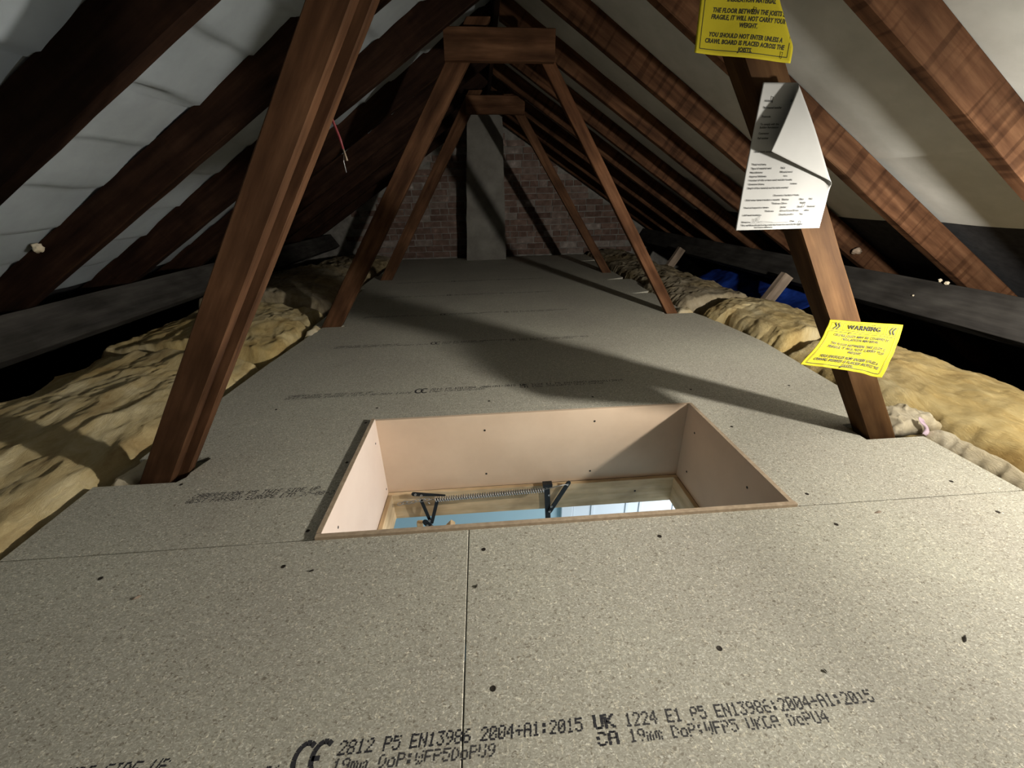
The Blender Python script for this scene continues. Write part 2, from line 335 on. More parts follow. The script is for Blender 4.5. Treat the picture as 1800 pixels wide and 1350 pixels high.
# ------------------------------------------------------------------ ink-jet print on the sheets (5 x 7 dots)
FONT = {'0': '0E11131519110E', '1': '040C040404040E', '2': '0E11010204081F', '3': '1F02040201110E', '4': '02060A121F0202', '5': '1F101E0101110E', '6': '0608101E11110E', '7': '1F010204080808', '8': '0E11110E11110E', '9': '0E11110F01020C',
        'A': '0E11111F111111', 'B': '1E11111E11111E', 'C': '0E11101010110E', 'D': '1C12111111121C', 'E': '1F10101E10101F', 'F': '1F10101E101010', 'H': '1111111F111111', 'I': '0E04040404040E', 'K': '11121418141211', 'L': '1010101010101F',
        'M': '111B1515111111', 'N': '11111915131111', 'O': '0E11111111110E', 'P': '1E11111E101010', 'R': '1E11111E141211', 'S': '0F10100E01011E', 'T': '1F040404040404', 'U': '1111111111110E', 'V': '11111111110A04', 'W': '1111111515150A',
        'X': '11110A040A1111', '+': '0004041F040400', '-': '0000001F000000', ':': '000C0C000C0C00', '.': '00000000000C0C', 'm': '00001A15151515', 'o': '00000E1111110E', 'u': '0000111111130D', ' ': '00000000000000'}
def dots(V, F, txt, x, y, pitch, cap, drop=0.0, slant=0.0, xmax=9, xmin=-9, bold=1.0):
    dw, dh = pitch / 6.0, cap / 7.0
    for i, chx in enumerate(txt):
        g = FONT.get(chx)
        if g is None: continue
        if not xmin <= x + (i + .42) * pitch < xmax: continue
        for r in range(7):
            bits = int(g[2 * r:2 * r + 2], 16)
            for c in range(5):
                if bits >> (4 - c) & 1 and random.random() > drop:
                    yy = y + (6 - r) * dh; xx = x + i * pitch + c * dw + slant * (6 - r) * dh
                    jx, jy = random.uniform(-.12, .12) * dw, random.uniform(-.12, .12) * dh
                    a = dw * bold * random.uniform(.9, 1.12); d = dh * random.uniform(.9, 1.1)
                    b = len(V); V += [(xx + jx, yy + jy, 0), (xx + jx + a, yy + jy, 0), (xx + jx + a, yy + jy + d, 0), (xx + jx, yy + jy + d, 0)]; F.append((b, b + 1, b + 2, b + 3))
def stroke(V, F, pts, wd):
    for (x0, y0), (x1, y1) in zip(pts, pts[1:]):
        dx, dy = x1 - x0, y1 - y0; l = math.hypot(dx, dy) or 1; nx, ny = -dy / l * wd / 2, dx / l * wd / 2
        b = len(V); V += [(x0 - nx, y0 - ny, 0), (x1 - nx, y1 - ny, 0), (x1 + nx, y1 + ny, 0), (x0 + nx, y0 + ny, 0)]; F.append((b, b + 1, b + 2, b + 3))
P1 = 'CABERFLOOR P5 THIS SIDE UP'; P2 = 'WEST FRASER EUROPE LTD 27-08-2024 14:26'
def print_row(b, y, xmin, xmax):
    V, F, V2, F2 = [], [], [], []
    dots(V, F, P1, -.800, y, .0127, .0170, .02, .25, xmax, xmin)
    dots(V, F, P2, -.806, y - .0200, .0127, .0160, .07, .25, xmax, xmin)
    if xmin < -.24 < xmax:
        for cx in (-.286, -.262):
            a = [(cx + .014 * math.cos(t) + .004, y - .0005 + .0195 * math.sin(t)) for t in [math.radians(50 + 26 * k) for k in range(11)]]
            stroke(V, F, a, .0068)
        stroke(V, F, [(-.272, y - .0005), (-.261, y - .0005)], .006)
    dots(V, F, '2812 P5 EN13986 2004+A1:2015', -.238, y, .0126, .0175, .02, .12, xmax, xmin, 1.1)
    dots(V2, F2, '19mm DoP:WFP5DoPU9', -.241, y - .0190, .0126, .0155, .14, .12, xmax, xmin, 1.1)
    dots(V, F, 'UK', .130, y + .0005, .0165, .0180, 0, .05, xmax, xmin, 1.6)
    dots(V, F, 'CA', .130, y - .0195, .0165, .0165, .15, .05, xmax, xmin, 1.5)
    dots(V2, F2, '1224 E1 P5 EN13986:2004+A1:2015', .177, y, .01255, .0175, .03, .1, xmax, xmin, 1.1)
    dots(V2, F2, '19mm DoP:WFP5 UKCA DoPU4', .177, y - .0190, .01255, .0155, .16, .1, xmax, xmin, 1.1)
    for n, v, f, m in (('board_print', V, F, M['ink']), ('board_print', V2, F2, M['ink_faint'])):
        if v: obj(n, v, f, m, b, False, Matrix.Translation((0, 0, .0003)))
print_row(boards['front_left'], .323, -9, -.0635)
print_row(boards['front_right'], .323, -.0615, 9)
print_row(boards['hatch_row'], .920, -9, -.425)
for k, r in ((2, 'row2'), (3, 'row3'), (4, 'row4'), (5, 'row5'), (6, 'row6')): print_row(boards[r], .323 + .6 * k, -9, 9)

# ------------------------------------------------------------------ roof lining between and over the rafters
ceiling = meta(empty('ceiling', (XR, 2.0, ZR)), 'pitched roof underside lined with sagging grey membrane over the rafters', None, None, 'structure')
RAFT_R = [1.216 + .552 * i for i in range(-6, 9)]             # far faces of the right-hand rafters
RAFT_L = [1.309 + .588 * i for i in range(-6, 8)]
def sheet(name, side, s0, s1, lift, m, ya=Y_FRONT, yb=Y_BACK, ds=.018, dy=.05):
    t = TR if side > 0 else TL; co = 1 / math.sqrt(1 + t * t); si = t * co
    raf = RAFT_R if side > 0 else RAFT_L; off = .112 if side > 0 else .137
    ys = sorted(set([ya, yb] + [ya + dy * i for i in range(int((yb - ya) / dy))])); ns = int((s1 - s0) / ds)
    V, F = [], []
    for y in ys:
        k = 0
        while k < len(raf) - 1 and raf[k + 1] < y: k += 1
        u = min(max((y - raf[k]) / (raf[k + 1] - raf[k] if k < len(raf) - 1 else .55), 0), 1)
        arch = math.sin(math.pi * u)
        for i in range(ns + 1):
            s = s0 + (s1 - s0) * i / ns; d = 0
            if side < 0:
                q = s * (4.2 + .5 * math.sin(k * 1.7)) + k * .37 + .35 * noise.noise(Vector((s * 2, k * 3.1, 5))) + .12 * noise.noise(Vector((y * 4, s * 3, 1)))
                fr = q - math.floor(q)
                d = (.024 + .017 * noise.noise(Vector((s * 3, k, 2)))) * ((fr ** .8) * 1.0 if fr < .93 else (1 - fr) / .07) * (.35 + .65 * arch ** .5) + .006 * arch
                d += .004 * noise.noise(Vector((s * 9, y * 5, 4)))
            else:
                d = .010 * arch + .006 * arch * noise.noise(Vector((s * 3.2, k * 2.3, 7))) + .003 * noise.noise(Vector((s * 8, y * 3, 2)))
            n = off + lift - d
            V.append((XR + side * (s * co + n * si), y, ZR - s * si + n * co))
    w_ = ns + 1
    for a in range(len(ys) - 1):
        for i in range(ns):
            q = (a * w_ + i, a * w_ + i + 1, (a + 1) * w_ + i + 1, (a + 1) * w_ + i); F.append(q if side > 0 else q[::-1])
    o = obj(name, V, F, m, ceiling, True)
    return o
sheet('membrane_sheet', 1, -.08, 1.63, -.004, M['membrane'])
sheet('membrane_sheet', 1, 1.56, 2.10, .006, M['membrane'])
sheet('eaves_sheet', 1, 2.05, 4.45, .012, M['eaves_black'], ds=.06, dy=.1)
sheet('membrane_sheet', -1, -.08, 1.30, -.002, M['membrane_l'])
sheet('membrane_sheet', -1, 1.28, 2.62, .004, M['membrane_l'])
sheet('eaves_sheet', -1, 2.5, 4.45, .016, M['eaves_black'], ds=.06, dy=.1)

# gable at the far end: brick by brick; the one behind the camera plain
def gable_poly(y, z0):
    xr = XR + (ZR + .16 - z0) / TR; xl = XR - (ZR + .16 - z0) / TL
    return [(xl, y, z0), (xr, y, z0), (XR, y, ZR + .16)]
def gable(name, y, th, m, label):
    a = gable_poly(y, -.44); b = gable_poly(y + th, -.44)
    return meta(obj(name, a + b, [(0, 1, 2), (5, 4, 3), (0, 3, 4, 1), (1, 4, 5, 2), (2, 5, 3, 0)], m), label, None, None, 'structure')
wall_back = gable('wall_back', Y_BACK, .1, M['mortar'], 'dark brick gable wall at the far end of the loft')
gable('wall_front', Y_FRONT - .1, .1, M['mortar'], 'plain gable wall behind the viewpoint')
bm_ = []
def brick_mesh(wd, sd):
    V, F = [], []; random.seed(sd); h = .0645 / 2; x = wd / 2
    j = lambda a: a + random.uniform(-.003, .003)
    V = [(j(-x), -.012, j(-h)), (j(x), -.012, j(-h)), (j(x), -.012, j(h)), (j(-x), -.012, j(h)), (-x, .02, -h), (x, .02, -h), (x, .02, h), (-x, .02, h)]
    F = [(0, 1, 2, 3), (1, 5, 6, 2), (3, 2, 6, 7), (4, 0, 3, 7), (4, 5, 1, 0)]
    me = bpy.data.meshes.new('brick'); me.from_pydata(V, [], F); me.materials.append(M['brick']); return me
BM = [brick_mesh(.214, i) for i in range(6)] + [brick_mesh(.102, 20 + i) for i in range(3)]
random.seed(11); nb = 0
for r in range(19):
    z = .03 + .075 * r
    xl, xr = XR - (ZR + .05 - z) / TL, XR + (ZR + .05 - z) / TR
    xl, xr = max(xl, -1.75), min(xr, 2.15)
    hdr = r % 4 == 3; st = .1125 if hdr else .225; x = xl - (.11 if r % 2 else .02)
    while x < xr:
        cx = x + st / 2; x += st
        if cx - st / 2 < xl or cx + st / 2 > xr or -.20 < cx - st / 2 and cx + st / 2 < .31 or nb >= 300: continue
        o = bpy.data.objects.new('brick', random.choice(BM[6:] if hdr else BM[:6])); nb += 1
        link(o, wall_back, Matrix.Translation((cx, Y_BACK + random.uniform(-.004, .003), z)))
# chimney breast
V, F = [], []
zt = 1.62
V = [(-.19, 5.30, -.02), (.302, 5.30, -.02), (.302, 5.30, zt), (-.085, 5.30, zt), (-.19, Y_BACK, -.02), (.302, Y_BACK, -.02), (.302, Y_BACK, zt), (-.085, Y_BACK, zt)]
F = [(0, 1, 2, 3), (1, 5, 6, 2), (3, 2, 6, 7), (4, 0, 3, 7)]
o = obj('chimney_breast', V, F, M['render'])
bm = bmesh.new(); bm.from_mesh(o.data); bmesh.ops.subdivide_edges(bm, edges=bm.edges[:], cuts=14, use_grid_fill=True)
for v in bm.verts:
    v.co += Vector((noise.noise(v.co * 5), noise.noise(v.co * 5 + Vector((9, 0, 0))), 0)) * .009
bm.to_mesh(o.data); bm.free()
meta(o, 'grey rendered chimney breast standing against the far brick gable', 'chimney')

# ------------------------------------------------------------------ timbers of the roof
ordn = ['nearest the camera', 'second from the camera', 'third from the camera', 'fourth from the camera', 'fifth from the camera', 'sixth from the camera', 'seventh from the camera', 'eighth from the camera', 'ninth from the camera', 'tenth from the camera']
def rafter(side, yfar, m, label, depth):
    t = TR if side > 0 else TL; th = math.atan(t); c = depth / 2 / math.cos(th)
    xe = XR + side * 3.15
    o = beam_xz('roof_rafter', XR + side * .018, under(XR + side * .018) + c, xe, under(xe) + c, depth, yfar - .047, yfar, m, None, 'v', seg=26, jit=.0022)
    return meta(o, label, 'rafter', 'rafters of the %s roof slope' % ('right' if side > 0 else 'left'))
i = 0
for y in RAFT_R:
    if -2.4 < y < Y_BACK - .05:
        if y > 1: lab = ('lit brown sawn rafter on the right slope, %s' % ordn[i] if i < 3 else 'dim brown rafter on the right slope, %s' % ordn[i]); i += 1
        elif y > .4: lab = 'sawn rafter on the right slope beside the hand lamp, just outside the frame'
        else: continue
        rafter(1, y, M['rafter'], lab, .105)
i = 0
for y in RAFT_L:
    if -2.4 < y < Y_BACK - .05:
        if y > 1: lab = 'dark brown rafter on the left slope, %s' % ordn[i]; i += 1
        elif y > .4: lab = 'dark rafter on the left slope above the camera, just outside the frame'
        else: continue
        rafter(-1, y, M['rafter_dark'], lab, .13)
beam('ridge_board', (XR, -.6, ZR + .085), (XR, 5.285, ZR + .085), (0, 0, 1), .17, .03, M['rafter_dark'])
meta(bpy.data.objects['ridge_board'], 'dark ridge board running along the peak of the roof between rafters', 'ridge board')
for side, xt, lab in ((1, 2.19, 'dusty grey purlin running along the right slope under the rafters'), (-1, -1.93, 'dusty grey purlin running along the left slope under the rafters')):
    t = TR if side > 0 else TL; th = math.atan(t); n = Vector((-side * math.sin(th), 0, -math.cos(th))); out = Vector((side * math.cos(th), 0, -math.sin(th)))
    top = Vector((xt, 0, under(xt) - .003)); c = top + n * .086 + out * .036
    o = beam('purlin', (c.x, -.6, c.z), (c.x, Y_BACK, c.z), n, .172, .072, M['purlin'], seg=40, jit=.002)
    meta(o, lab, 'purlin', 'purlins')

# trusses: leaning posts in pairs with a collar
def post(xa, ka, xb, kb, z0, z1, Y0, Y1, m, name='front_timber', parent=None):
    """edges x = xa + ka z and x = xb + kb z"""
    k = (ka + kb) / 2; c0 = (xa + xb) / 2; th = math.atan2(1, k); wd = abs(xb - xa) * math.sin(th)
    return beam_xz(name, c0 + k * z0, z0, c0 + k * z1, z1, wd, Y0, Y1, m, parent, 'h', seg=18, jit=.0016)
t = meta(empty('truss_post', (-.95, 1.04, -.4)), 'dark doubled timber post leaning inwards on the left, nearest the camera', 'post', 'leaning truss posts')
post(-.995, .657, -.908, .657, -.10, 1.36, 1.010, 1.044, M['post_dark'], 'front_timber', t)
post(-.985, .657, -.881, .657, -.10, 1.36, 1.0445, 1.076, M['post_dark'], 'back_timber', t)
t = meta(empty('truss_post', (1.45, 1.05, -.4)), 'lit timber post leaning inwards on the right, papers stapled to it', 'post', 'leaning truss posts')
post(1.180, -.643, 1.2695, -.648, -.10, 1.36, 1.010, 1.047, M['post'], 'front_timber', t)
post(1.182, -.643, 1.268, -.648, -.10, 1.36, 1.0475, 1.084, M['post'], 'back_timber', t)
beam_xz('collar_board', -.14, 1.385, .42, 1.385, .13, .972, 1.009, M['post'], None, 's')
meta(bpy.data.objects['collar_board'], 'short timber collar joining the nearest pair of posts, above the frame', 'collar')
o = post(-1.011, .668, -.893, .655, -.10, 1.50, 2.520, 2.575, M['post_dark'], 'truss_post'); meta(o, 'brown timber post leaning inwards on the left of the middle truss, rising from the chipboard', 'post', 'leaning truss posts')
o = post(1.178, -.632, 1.250, -.629, -.10, 1.45, 2.520, 2.565, M['post_red'], 'truss_post'); meta(o, 'slim brown post leaning inwards on the right of the middle truss', 'post', 'leaning truss posts')
o = beam_xz('collar_board', -.132, 1.385, .408, 1.378, .132, 2.475, 2.519, M['post_dark'], None, 's'); meta(o, 'knotty horizontal timber collar across the top of the middle truss', 'collar')
o = post(-.995, .63, -.882, .625, -.10, 1.52, 4.10, 4.15, M['post_dark'], 'truss_post'); meta(o, 'dim post leaning inwards on the left of the far truss, before the bricks', 'post', 'leaning truss posts')
o = post(1.195, -.637, 1.284, -.642, -.10, 1.49, 4.10, 4.15, M['post_dark'], 'truss_post'); meta(o, 'dim post leaning inwards on the right of the far truss, before the bricks', 'post', 'leaning truss posts')
o = beam_xz('collar_board', -.07, 1.415, .42, 1.405, .132, 4.055, 4.099, M['post_dark'], None, 's'); meta(o, 'dim timber collar across the far truss in front of the chimney', 'collar')
for y, lab in ((2.68, 'pale sawn strut rising from the insulation to the right purlin, nearer one'), (4.28, 'pale strut under the right purlin, the farther and dimmer one')):
    o = beam_xz('purlin_strut', 1.93, -.055, 2.075, .185, .075, y, y + .05, M['strut'], None, 's', seg=8)
    meta(o, lab, 'strut', 'short struts under the right purlin')

# ------------------------------------------------------------------ mineral wool
def blanket(name, edge0, edge1, ya, yb, hfun, m, label, group, zb=-.40, step=.009, seed=0, amp=1.0, ends=.05):
    """a rumpled quilt between x = edge0(y) and x = edge1(y)"""
    ny = int((yb - ya) / step); V, F = [], []
    nx = int(abs(edge1((ya + yb) / 2) - edge0((ya + yb) / 2)) / step)
    c = Vector(((edge0(ya) + edge1(ya)) / 2, (ya + yb) / 2, 0))
    for a in range(ny + 1):
        y = ya + (yb - ya) * a / ny; fe = min(a, ny - a) * step / ends; fe = min(1, fe)
        for i in range(nx + 1):
            v = i / nx; x = edge0(y) + (edge1(y) - edge0(y)) * v
            sh = min(1, min(v, 1 - v) * (nx * step) / .05)
            rnd = math.sqrt(max(0, 1 - (1 - sh) ** 2)) * math.sqrt(max(0, 1 - (1 - fe) ** 2))
            p = Vector((x * 4.5 + seed, y * 4.0, seed * 1.7))
            r1 = (1 - abs(noise.noise(Vector((x * 8 + seed, y * 3.6, seed + 2))))) ** 3; r2 = (1 - abs(noise.noise(Vector((x * 24, y * 10 + seed, seed + 8))))) ** 3
            nn = noise.noise(p) * .026 + r1 * .020 + r2 * .009 - .016 + noise.noise(Vector((x * 15, y * 8, seed + 3))) * .008 + noise.noise(Vector((x * 45, y * 24, seed + 6))) * .0045 + noise.noise(p * 24) * .003
            z = zb + (hfun(v, y) - zb) * (.55 + .45 * rnd) + nn * amp * .8 * (.4 + .6 * rnd)
            jx = noise.noise(Vector((x * 12, y * 12, seed + 5))) * .012 + noise.noise(Vector((x * 45, y * 45, seed + 5))) * .007
            jy = noise.noise(Vector((x * 12, y * 12, seed + 11))) * .010 + noise.noise(Vector((x * 40, y * 40, seed + 1))) * .005
            V.append(Vector((x + jx, y + jy, z)) - c)
    W = nx + 1
    for a in range(ny):
        for i in range(nx): F.append((a * W + i, a * W + i + 1, (a + 1) * W + i + 1, (a + 1) * W + i))
    rim = [i for i in range(W)] + [a * W + nx for a in range(1, ny + 1)] + [ny * W + i for i in range(nx - 1, -1, -1)] + [a * W for a in range(ny - 1, 0, -1)]
    b = len(V)
    for r in rim: V.append(Vector((V[r].x, V[r].y, zb)))
    n = len(rim)
    for k in range(n): F.append((rim[k], b + k, b + (k + 1) % n, rim[(k + 1) % n]))
    F.append(tuple(b + k for k in range(n)))
    o = fixn(obj(name, V, F, m, None, True, Matrix.Translation(c)))
    return meta(o, label, 'insulation', group)
hump = lambda z0, z1, pk: (lambda v, y: z0 + (z1 - z0) * (math.sin(min(1, v / pk) * math.pi / 2) if v < pk else 1 - .5 * ((v - pk) / (1 - pk)) ** 2))
GL, GR = 'insulation on the left of the deck', 'insulation on the right of the deck'
blanket('insulation_blanket', lambda y: -1.118 + .02 * min(1, max(0, (y - 1.0) * 8)), lambda y: -1.76 - .05 * y, .20, 1.965, hump(.015, .085, .55), M['wool'], 'long cream glass wool quilt on the left, passing behind the leaning near post', GL, seed=4)
blanket('insulation_blanket', lambda y: -1.06 if y < 2.5 else -1.10, lambda y: -1.92, 1.99, 2.90, hump(.02, .10, .45), M['wool'], 'shaded cream glass wool between the left posts of near and middle trusses', GL, seed=9)
blanket('insulation_blanket', lambda y: -1.13, lambda y: -2.0, 2.93, 4.26, hump(.03, .15, .5), M['wool_dark'], 'deep brown wool heaped in the dark left of the middle post', GL, seed=14)
blanket('insulation_blanket', lambda y: -1.13, lambda y: -1.9, 4.3, 5.6, hump(.03, .08, .5), M['wool_dark'], 'dark wool left of the deck in front of the gable', GL, seed=19)
blanket('insulation_blanket', lambda y: 1.39 + .012 * math.sin(y * 5) + .055 * min(1, max(0, (1.22 - y) * 8)), lambda y: 1.90, .20, 1.76, hump(.015, .088, .55), M['wool'], 'big creamy glass wool quilt on the right beside the lit post', GR, seed=23)
blanket('insulation_blanket', lambda y: 1.42 if y < 2.3 else 1.36, lambda y: 1.86, 1.79, 2.50, hump(.015, .105, .5), M['wool'], 'rumpled wool quilt on the right, behind the lit post', GR, seed=27)
blanket('insulation_blanket', lambda y: 1.30, lambda y: 1.84, 2.60, 3.38, hump(.02, .09, .5), M['wool_dark'], 'greyish wool quilt on the right beside the slim middle post', GR, seed=31)
blanket('insulation_blanket', lambda y: 1.37, lambda y: 1.9, 3.42, 5.6, hump(.02, .06, .5), M['wool_dark'], 'dim grey wool on the right, farthest back by the gable', GR, seed=35)
# torn edge strip lying along the deck by the right post
blanket('insulation_strip', lambda y: 1.357, lambda y: 1.43 - .05 * max(0, 1.0 - y), .62, 1.02, hump(.012, .030, .5), M['wool_pale'], 'pale torn strip of wool along the right deck edge', GR, seed=41, step=.005, amp=.45, zb=-.05)
blanket('insulation_tuft', lambda y: 1.283, lambda y: 1.432, 1.024, 1.13, hump(.03, .06, .5), M['wool_pale'], 'ragged pale tuft of wool packed against the foot of the lit post', GR, seed=44, step=.0035, amp=1.7, zb=-.01, ends=.02)
blanket('insulation_tuft', lambda y: -1.09, lambda y: -1.02, 1.01, 1.16, hump(-.02, .005, .5), M['wool_pale'], 'small pale tuft of wool in the cut-out left of the near post', GL, seed=47, step=.005, amp=.5, zb=-.03, ends=.02)
blanket('insulation_tuft', lambda y: -1.052, lambda y: -1.005, 2.36, 2.5, hump(.0, .03, .5), M['wool_pale'], 'pale ragged tuft at the left deck edge before the middle post', GL, seed=52, step=.005, amp=.6, zb=-.03, ends=.02)
blanket('insulation_tuft', lambda y: 1.262, lambda y: 1.36, 2.53, 2.59, hump(.0, .02, .5), M['wool_pale'], 'pale scraps of wool at the foot of the slim middle post', GR, seed=56, step=.005, amp=.8, zb=-.015, ends=.02)
# lilac film peeking from the tuft
V, F = [], []
for a in range(9):
    for b in range(4):
        f = a / 8; V.append((1.345 + .012 * math.sin(f * 5) + b * .006, 1.0 + .004 * math.sin(b * 2 + f * 6) + .02 * f, .004 + .05 * f + .004 * math.sin(b * 1.7)))
for a in range(8):
    for b in range(3): F.append((a * 4 + b, a * 4 + b + 1, a * 4 + b + 5, a * 4 + b + 4))
o = obj('plastic_film', V, F, M['lilac'], None, True); o.modifiers.new('s', 'SOLIDIFY').thickness = .0008
meta(o, 'scrap of crumpled lilac film sticking from the wool by the right post', 'plastic film')
# blue tarpaulin in the right eaves
V, F = [], []; nx, ny = 26, 44
for a in range(ny + 1):
    for b in range(nx + 1):
        y = 2.56 + 1.4 * a / ny; x = 1.98 + .75 * b / nx
        z = -.10 + .16 * math.sin(b / nx * 2.4) + .05 * noise.noise(Vector((x * 4, y * 4, 2))) + .02 * noise.noise(Vector((x * 12, y * 12, 8)))
        V.append((x, y, z))
for a in range(ny):
    for b in range(nx): F.append((a * (nx + 1) + b, a * (nx + 1) + b + 1, (a + 1) * (nx + 1) + b + 1, (a + 1) * (nx + 1) + b))
o = obj('tarpaulin', V, F, M['blue'], None, True); o.modifiers.new('s', 'SOLIDIFY').thickness = .001
meta(o, 'crumpled blue plastic tarpaulin in the dark right eaves under the purlin', 'tarpaulin')

# ------------------------------------------------------------------ hatch: lining boards, pine frame
hatch = meta(empty('loft_hatch', ((HX0 + HX1) / 2, (HY0 + HY1) / 2, -.43)), 'deep rectangular loft hatch lined with tan board over a pine frame', 'hatch')
LT, ZT, ZB = .012, .009, -.316
def lining(name, x0, x1, y0, y1, m, label=None, zt=ZT):
    o = bbox(name, x0, x1, y0, y1, ZB, zt, m, hatch, .0008)
    if label: o['label'] = label
    return o
lb_back = lining('lining_board', HX0 + .001, HX1 - .001, HY1 - LT, HY1, M['mdf'], None, .001)
lb_front = lining('lining_board', HX0 + .001, HX1 - .001, HY0 - .001, HY0 - .001 + LT, M['mdf_edge'])
lb_left = lining('lining_board', HX0 + .001, HX0 + .001 + LT, HY0 + LT, HY1 - LT - .0005, M['mdf_lit'])
lb_right = lining('lining_board', HX1 - LT - .001, HX1 - .001, HY0 + LT, HY1 - LT - .0005, M['mdf'], None, .004)
V, F = [], []
for n, a in (('left', (HX0 + .001, HX0 + .001 + LT, HY0 + LT, HY1 - LT - .0005)), ('right', (HX1 - LT - .001, HX1 - .001, HY0 + LT, HY1 - LT - .0005))):
    zt = ZT if n == 'left' else .004
    o = bbox('lining_edge', *a, zt, zt + .0012, M['mdf_edge'], lb_left if n == 'left' else lb_right)
IX0, IX1, IY0, IY1 = HX0 + LT + .001, HX1 - LT - .001, HY0 + LT - .001, HY1 - LT
FT, FZ = .017, -.432
def rail(x0, x1, y0, y1): return bbox('frame_rail', x0, x1, y0, y1, FZ, ZB - .0005 + .012, M['pine'], hatch, .0015)
rb = beam('frame_rail', (IX0, IY1 - FT / 2, (FZ + ZB) / 2), (IX1, IY1 - FT / 2, (FZ + ZB) / 2), (0, 0, 1), ZB - FZ, FT, M['pine'], hatch, jit=.0003, ch=.0015)
beam('frame_rail', (IX0, IY0 + FT / 2, (FZ + ZB) / 2), (IX1, IY0 + FT / 2, (FZ + ZB) / 2), (0, 0, 1), ZB - FZ, FT, M['pine'], hatch, jit=.0003, ch=.0015)
beam('frame_rail', (IX0 + FT / 2, IY0 + FT, (FZ + ZB) / 2), (IX0 + FT / 2, IY1 - FT, (FZ + ZB) / 2), (0, 0, 1), ZB - FZ, FT, M['pine'], hatch, jit=.0003, ch=.0015)
beam('frame_rail', (IX1 - FT / 2, IY0 + FT, (FZ + ZB) / 2), (IX1 - FT / 2, IY1 - FT, (FZ + ZB) / 2), (0, 0, 1), ZB - FZ, FT, M['pine'], hatch, jit=.0003, ch=.0015)
for x, z in ((-.021, -.063), (.385, -.05), (-.024, -.256), (.381, -.273)): disc('screw', (x, HY1 - LT - .0003, z), .0036, M['screw'], lb_back, (0, -1, 0))
for y, z in ((1.215, -.078), (1.218, -.25), (.9, -.07), (.9, -.25)): disc('screw', (HX1 - LT - .0013, y, z), .0036, M['screw'], lb_right, (-1, 0, 0))
for y, z in ((1.245, -.065), (1.27, -.284), (.834, -.054), (.84, -.25)): disc('screw', (HX0 + LT + .0013, y, z), .0036, M['screw'], lb_left, (1, 0, 0))
disc('screw', (.565, IY1 - FT - .0004, -.372), .004, M['screw'], rb, (0, -1, 0))

# loft ladder hardware on the back rail
lad = meta(empty('loft_ladder', (-.23, 1.24, -.45)), 'black steel arms, coil spring and timber stiles of the folding ladder in the hatch', 'ladder')
def bar(name, a, b, wd, th, y, m=M['black'], w2=None):
    a, b = Vector((a[0], y, a[1])), Vector((b[0], y, b[1])); d = (b - a).normalized(); n = Vector((-d.z, 0, d.x)); w2 = w2 or wd
    V = []; ns = 6
    out = []
    for c, r, s0 in ((a, wd / 2, 1), (b, w2 / 2, -1)):
        for k in range(ns + 1):
            q = math.pi * k / ns - math.pi / 2
            if s0 == 1: out.append(c - d * r * math.cos(q) - n * r * math.sin(q))
            else: out.append(c + d * r * math.cos(q) + n * r * math.sin(q))
    V = [o_ + Vector((0, -th / 2, 0)) for o_ in out] + [o_ + Vector((0, th / 2, 0)) for o_ in out]; n_ = len(out)
    F = [tuple(range(n_)), tuple(range(2 * n_ - 1, n_ - 1, -1))] + [(i, n_ + i, n_ + (i + 1) % n_, (i + 1) % n_) for i in range(n_)]
    return fixn(obj(name, V, F, m, lad))
def bolt(x, z, y, r=.0055):
    return disc('bolt', (x, y, z), r, M['zinc'], lad, (0, -1, 0), .003)
bar('bracket_arm', (.207, -.302), (.224, -.72), .022, .004, 1.262, w2=.020)
V, F = [], []; box(V, F, .190, .226, 1.246, 1.268, -.306, -.292); obj('bracket_cap', V, F, M['black'], lad)
bar('brace_arm', (.290, -.296), (.219, -.432), .017, .004, 1.255)
bar('toggle_arm', (-.300, -.300), (-.185, -.316), .017, .004, 1.252, w2=.006)
bar('link_arm', (-.275, -.325), (-.252, -.425), .012, .004, 1.246)
bar('link_arm', (-.212, -.322), (-.244, -.432), .013, .004, 1.240)
bar('link_arm', (-.268, -.425), (-.235, -.475), .022, .004, 1.236)
for x, z, y in ((.206, -.314, 1.2585), (.216, -.352, 1.2585), (.225, -.405, 1.2525), (.219, -.428, 1.2515), (.286, -.302, 1.2515), (-.293, -.300, 1.2485), (-.272, -.306, 1.2485), (-.252, -.420, 1.2365), (-.244, -.445, 1.2325), (-.262, -.440, 1.2325), (-.24, -.468, 1.2325)): bolt(x, z, y, .0045)
A, B = Vector((-.222, 1.235, -.318)), Vector((.192, 1.235, -.306)); T = 46
pts = []
dv = (B - A); e1 = Vector((0, 1, 0)); e2 = dv.normalized().cross(e1)
for k in range(T * 10 + 1):
    q = 2 * math.pi * k / 10; pts.append(A + dv * (k / (T * 10)) + (e1 * math.cos(q) + e2 * math.sin(q)) * .0080)
tube('coil_spring', pts, .0025, M['zinc'], lad, 5)
tube('spring_hook', [A, A + Vector((-.012, 0, .002)), A + Vector((-.022, 0, -.004)), A + Vector((-.026, 0, -.012)), A + Vector((-.02, 0, -.018))], .0017, M['zinc'], lad, 6)
tube('spring_rod', [B, Vector((.25, 1.245, -.300)), Vector((.288, 1.25, -.298))], .0016, M['zinc'], lad, 6)
chain = empty('spring_chain', (-.30, 1.24, -.325)); chain.parent = lad; chain.matrix_basis = WM[lad.name].inverted() @ WM[chain.name]
for k in range(7):
    c = Vector((-.352 + .0165 * k, 1.240, -.332 + .0022 * k + .002 * math.sin(k * 2)))
    ax = Vector((1, 0, .2)).normalized(); sd = Vector((0, 0, 1)) if k % 2 else Vector((0, 1, .2)).normalized()
    tube('chain_link', [c + ax * .012 * math.cos(2 * math.pi * j / 10) + sd * .0065 * math.sin(2 * math.pi * j / 10) for j in range(10)], .0015, M['zinc'], chain, 6, True)
beam('ladder_stile', (-.292, 1.247, -.433), (-.310, 1.247, -1.9), (1, 0, 0), .022, .020, M['pine'], lad, jit=.0004)
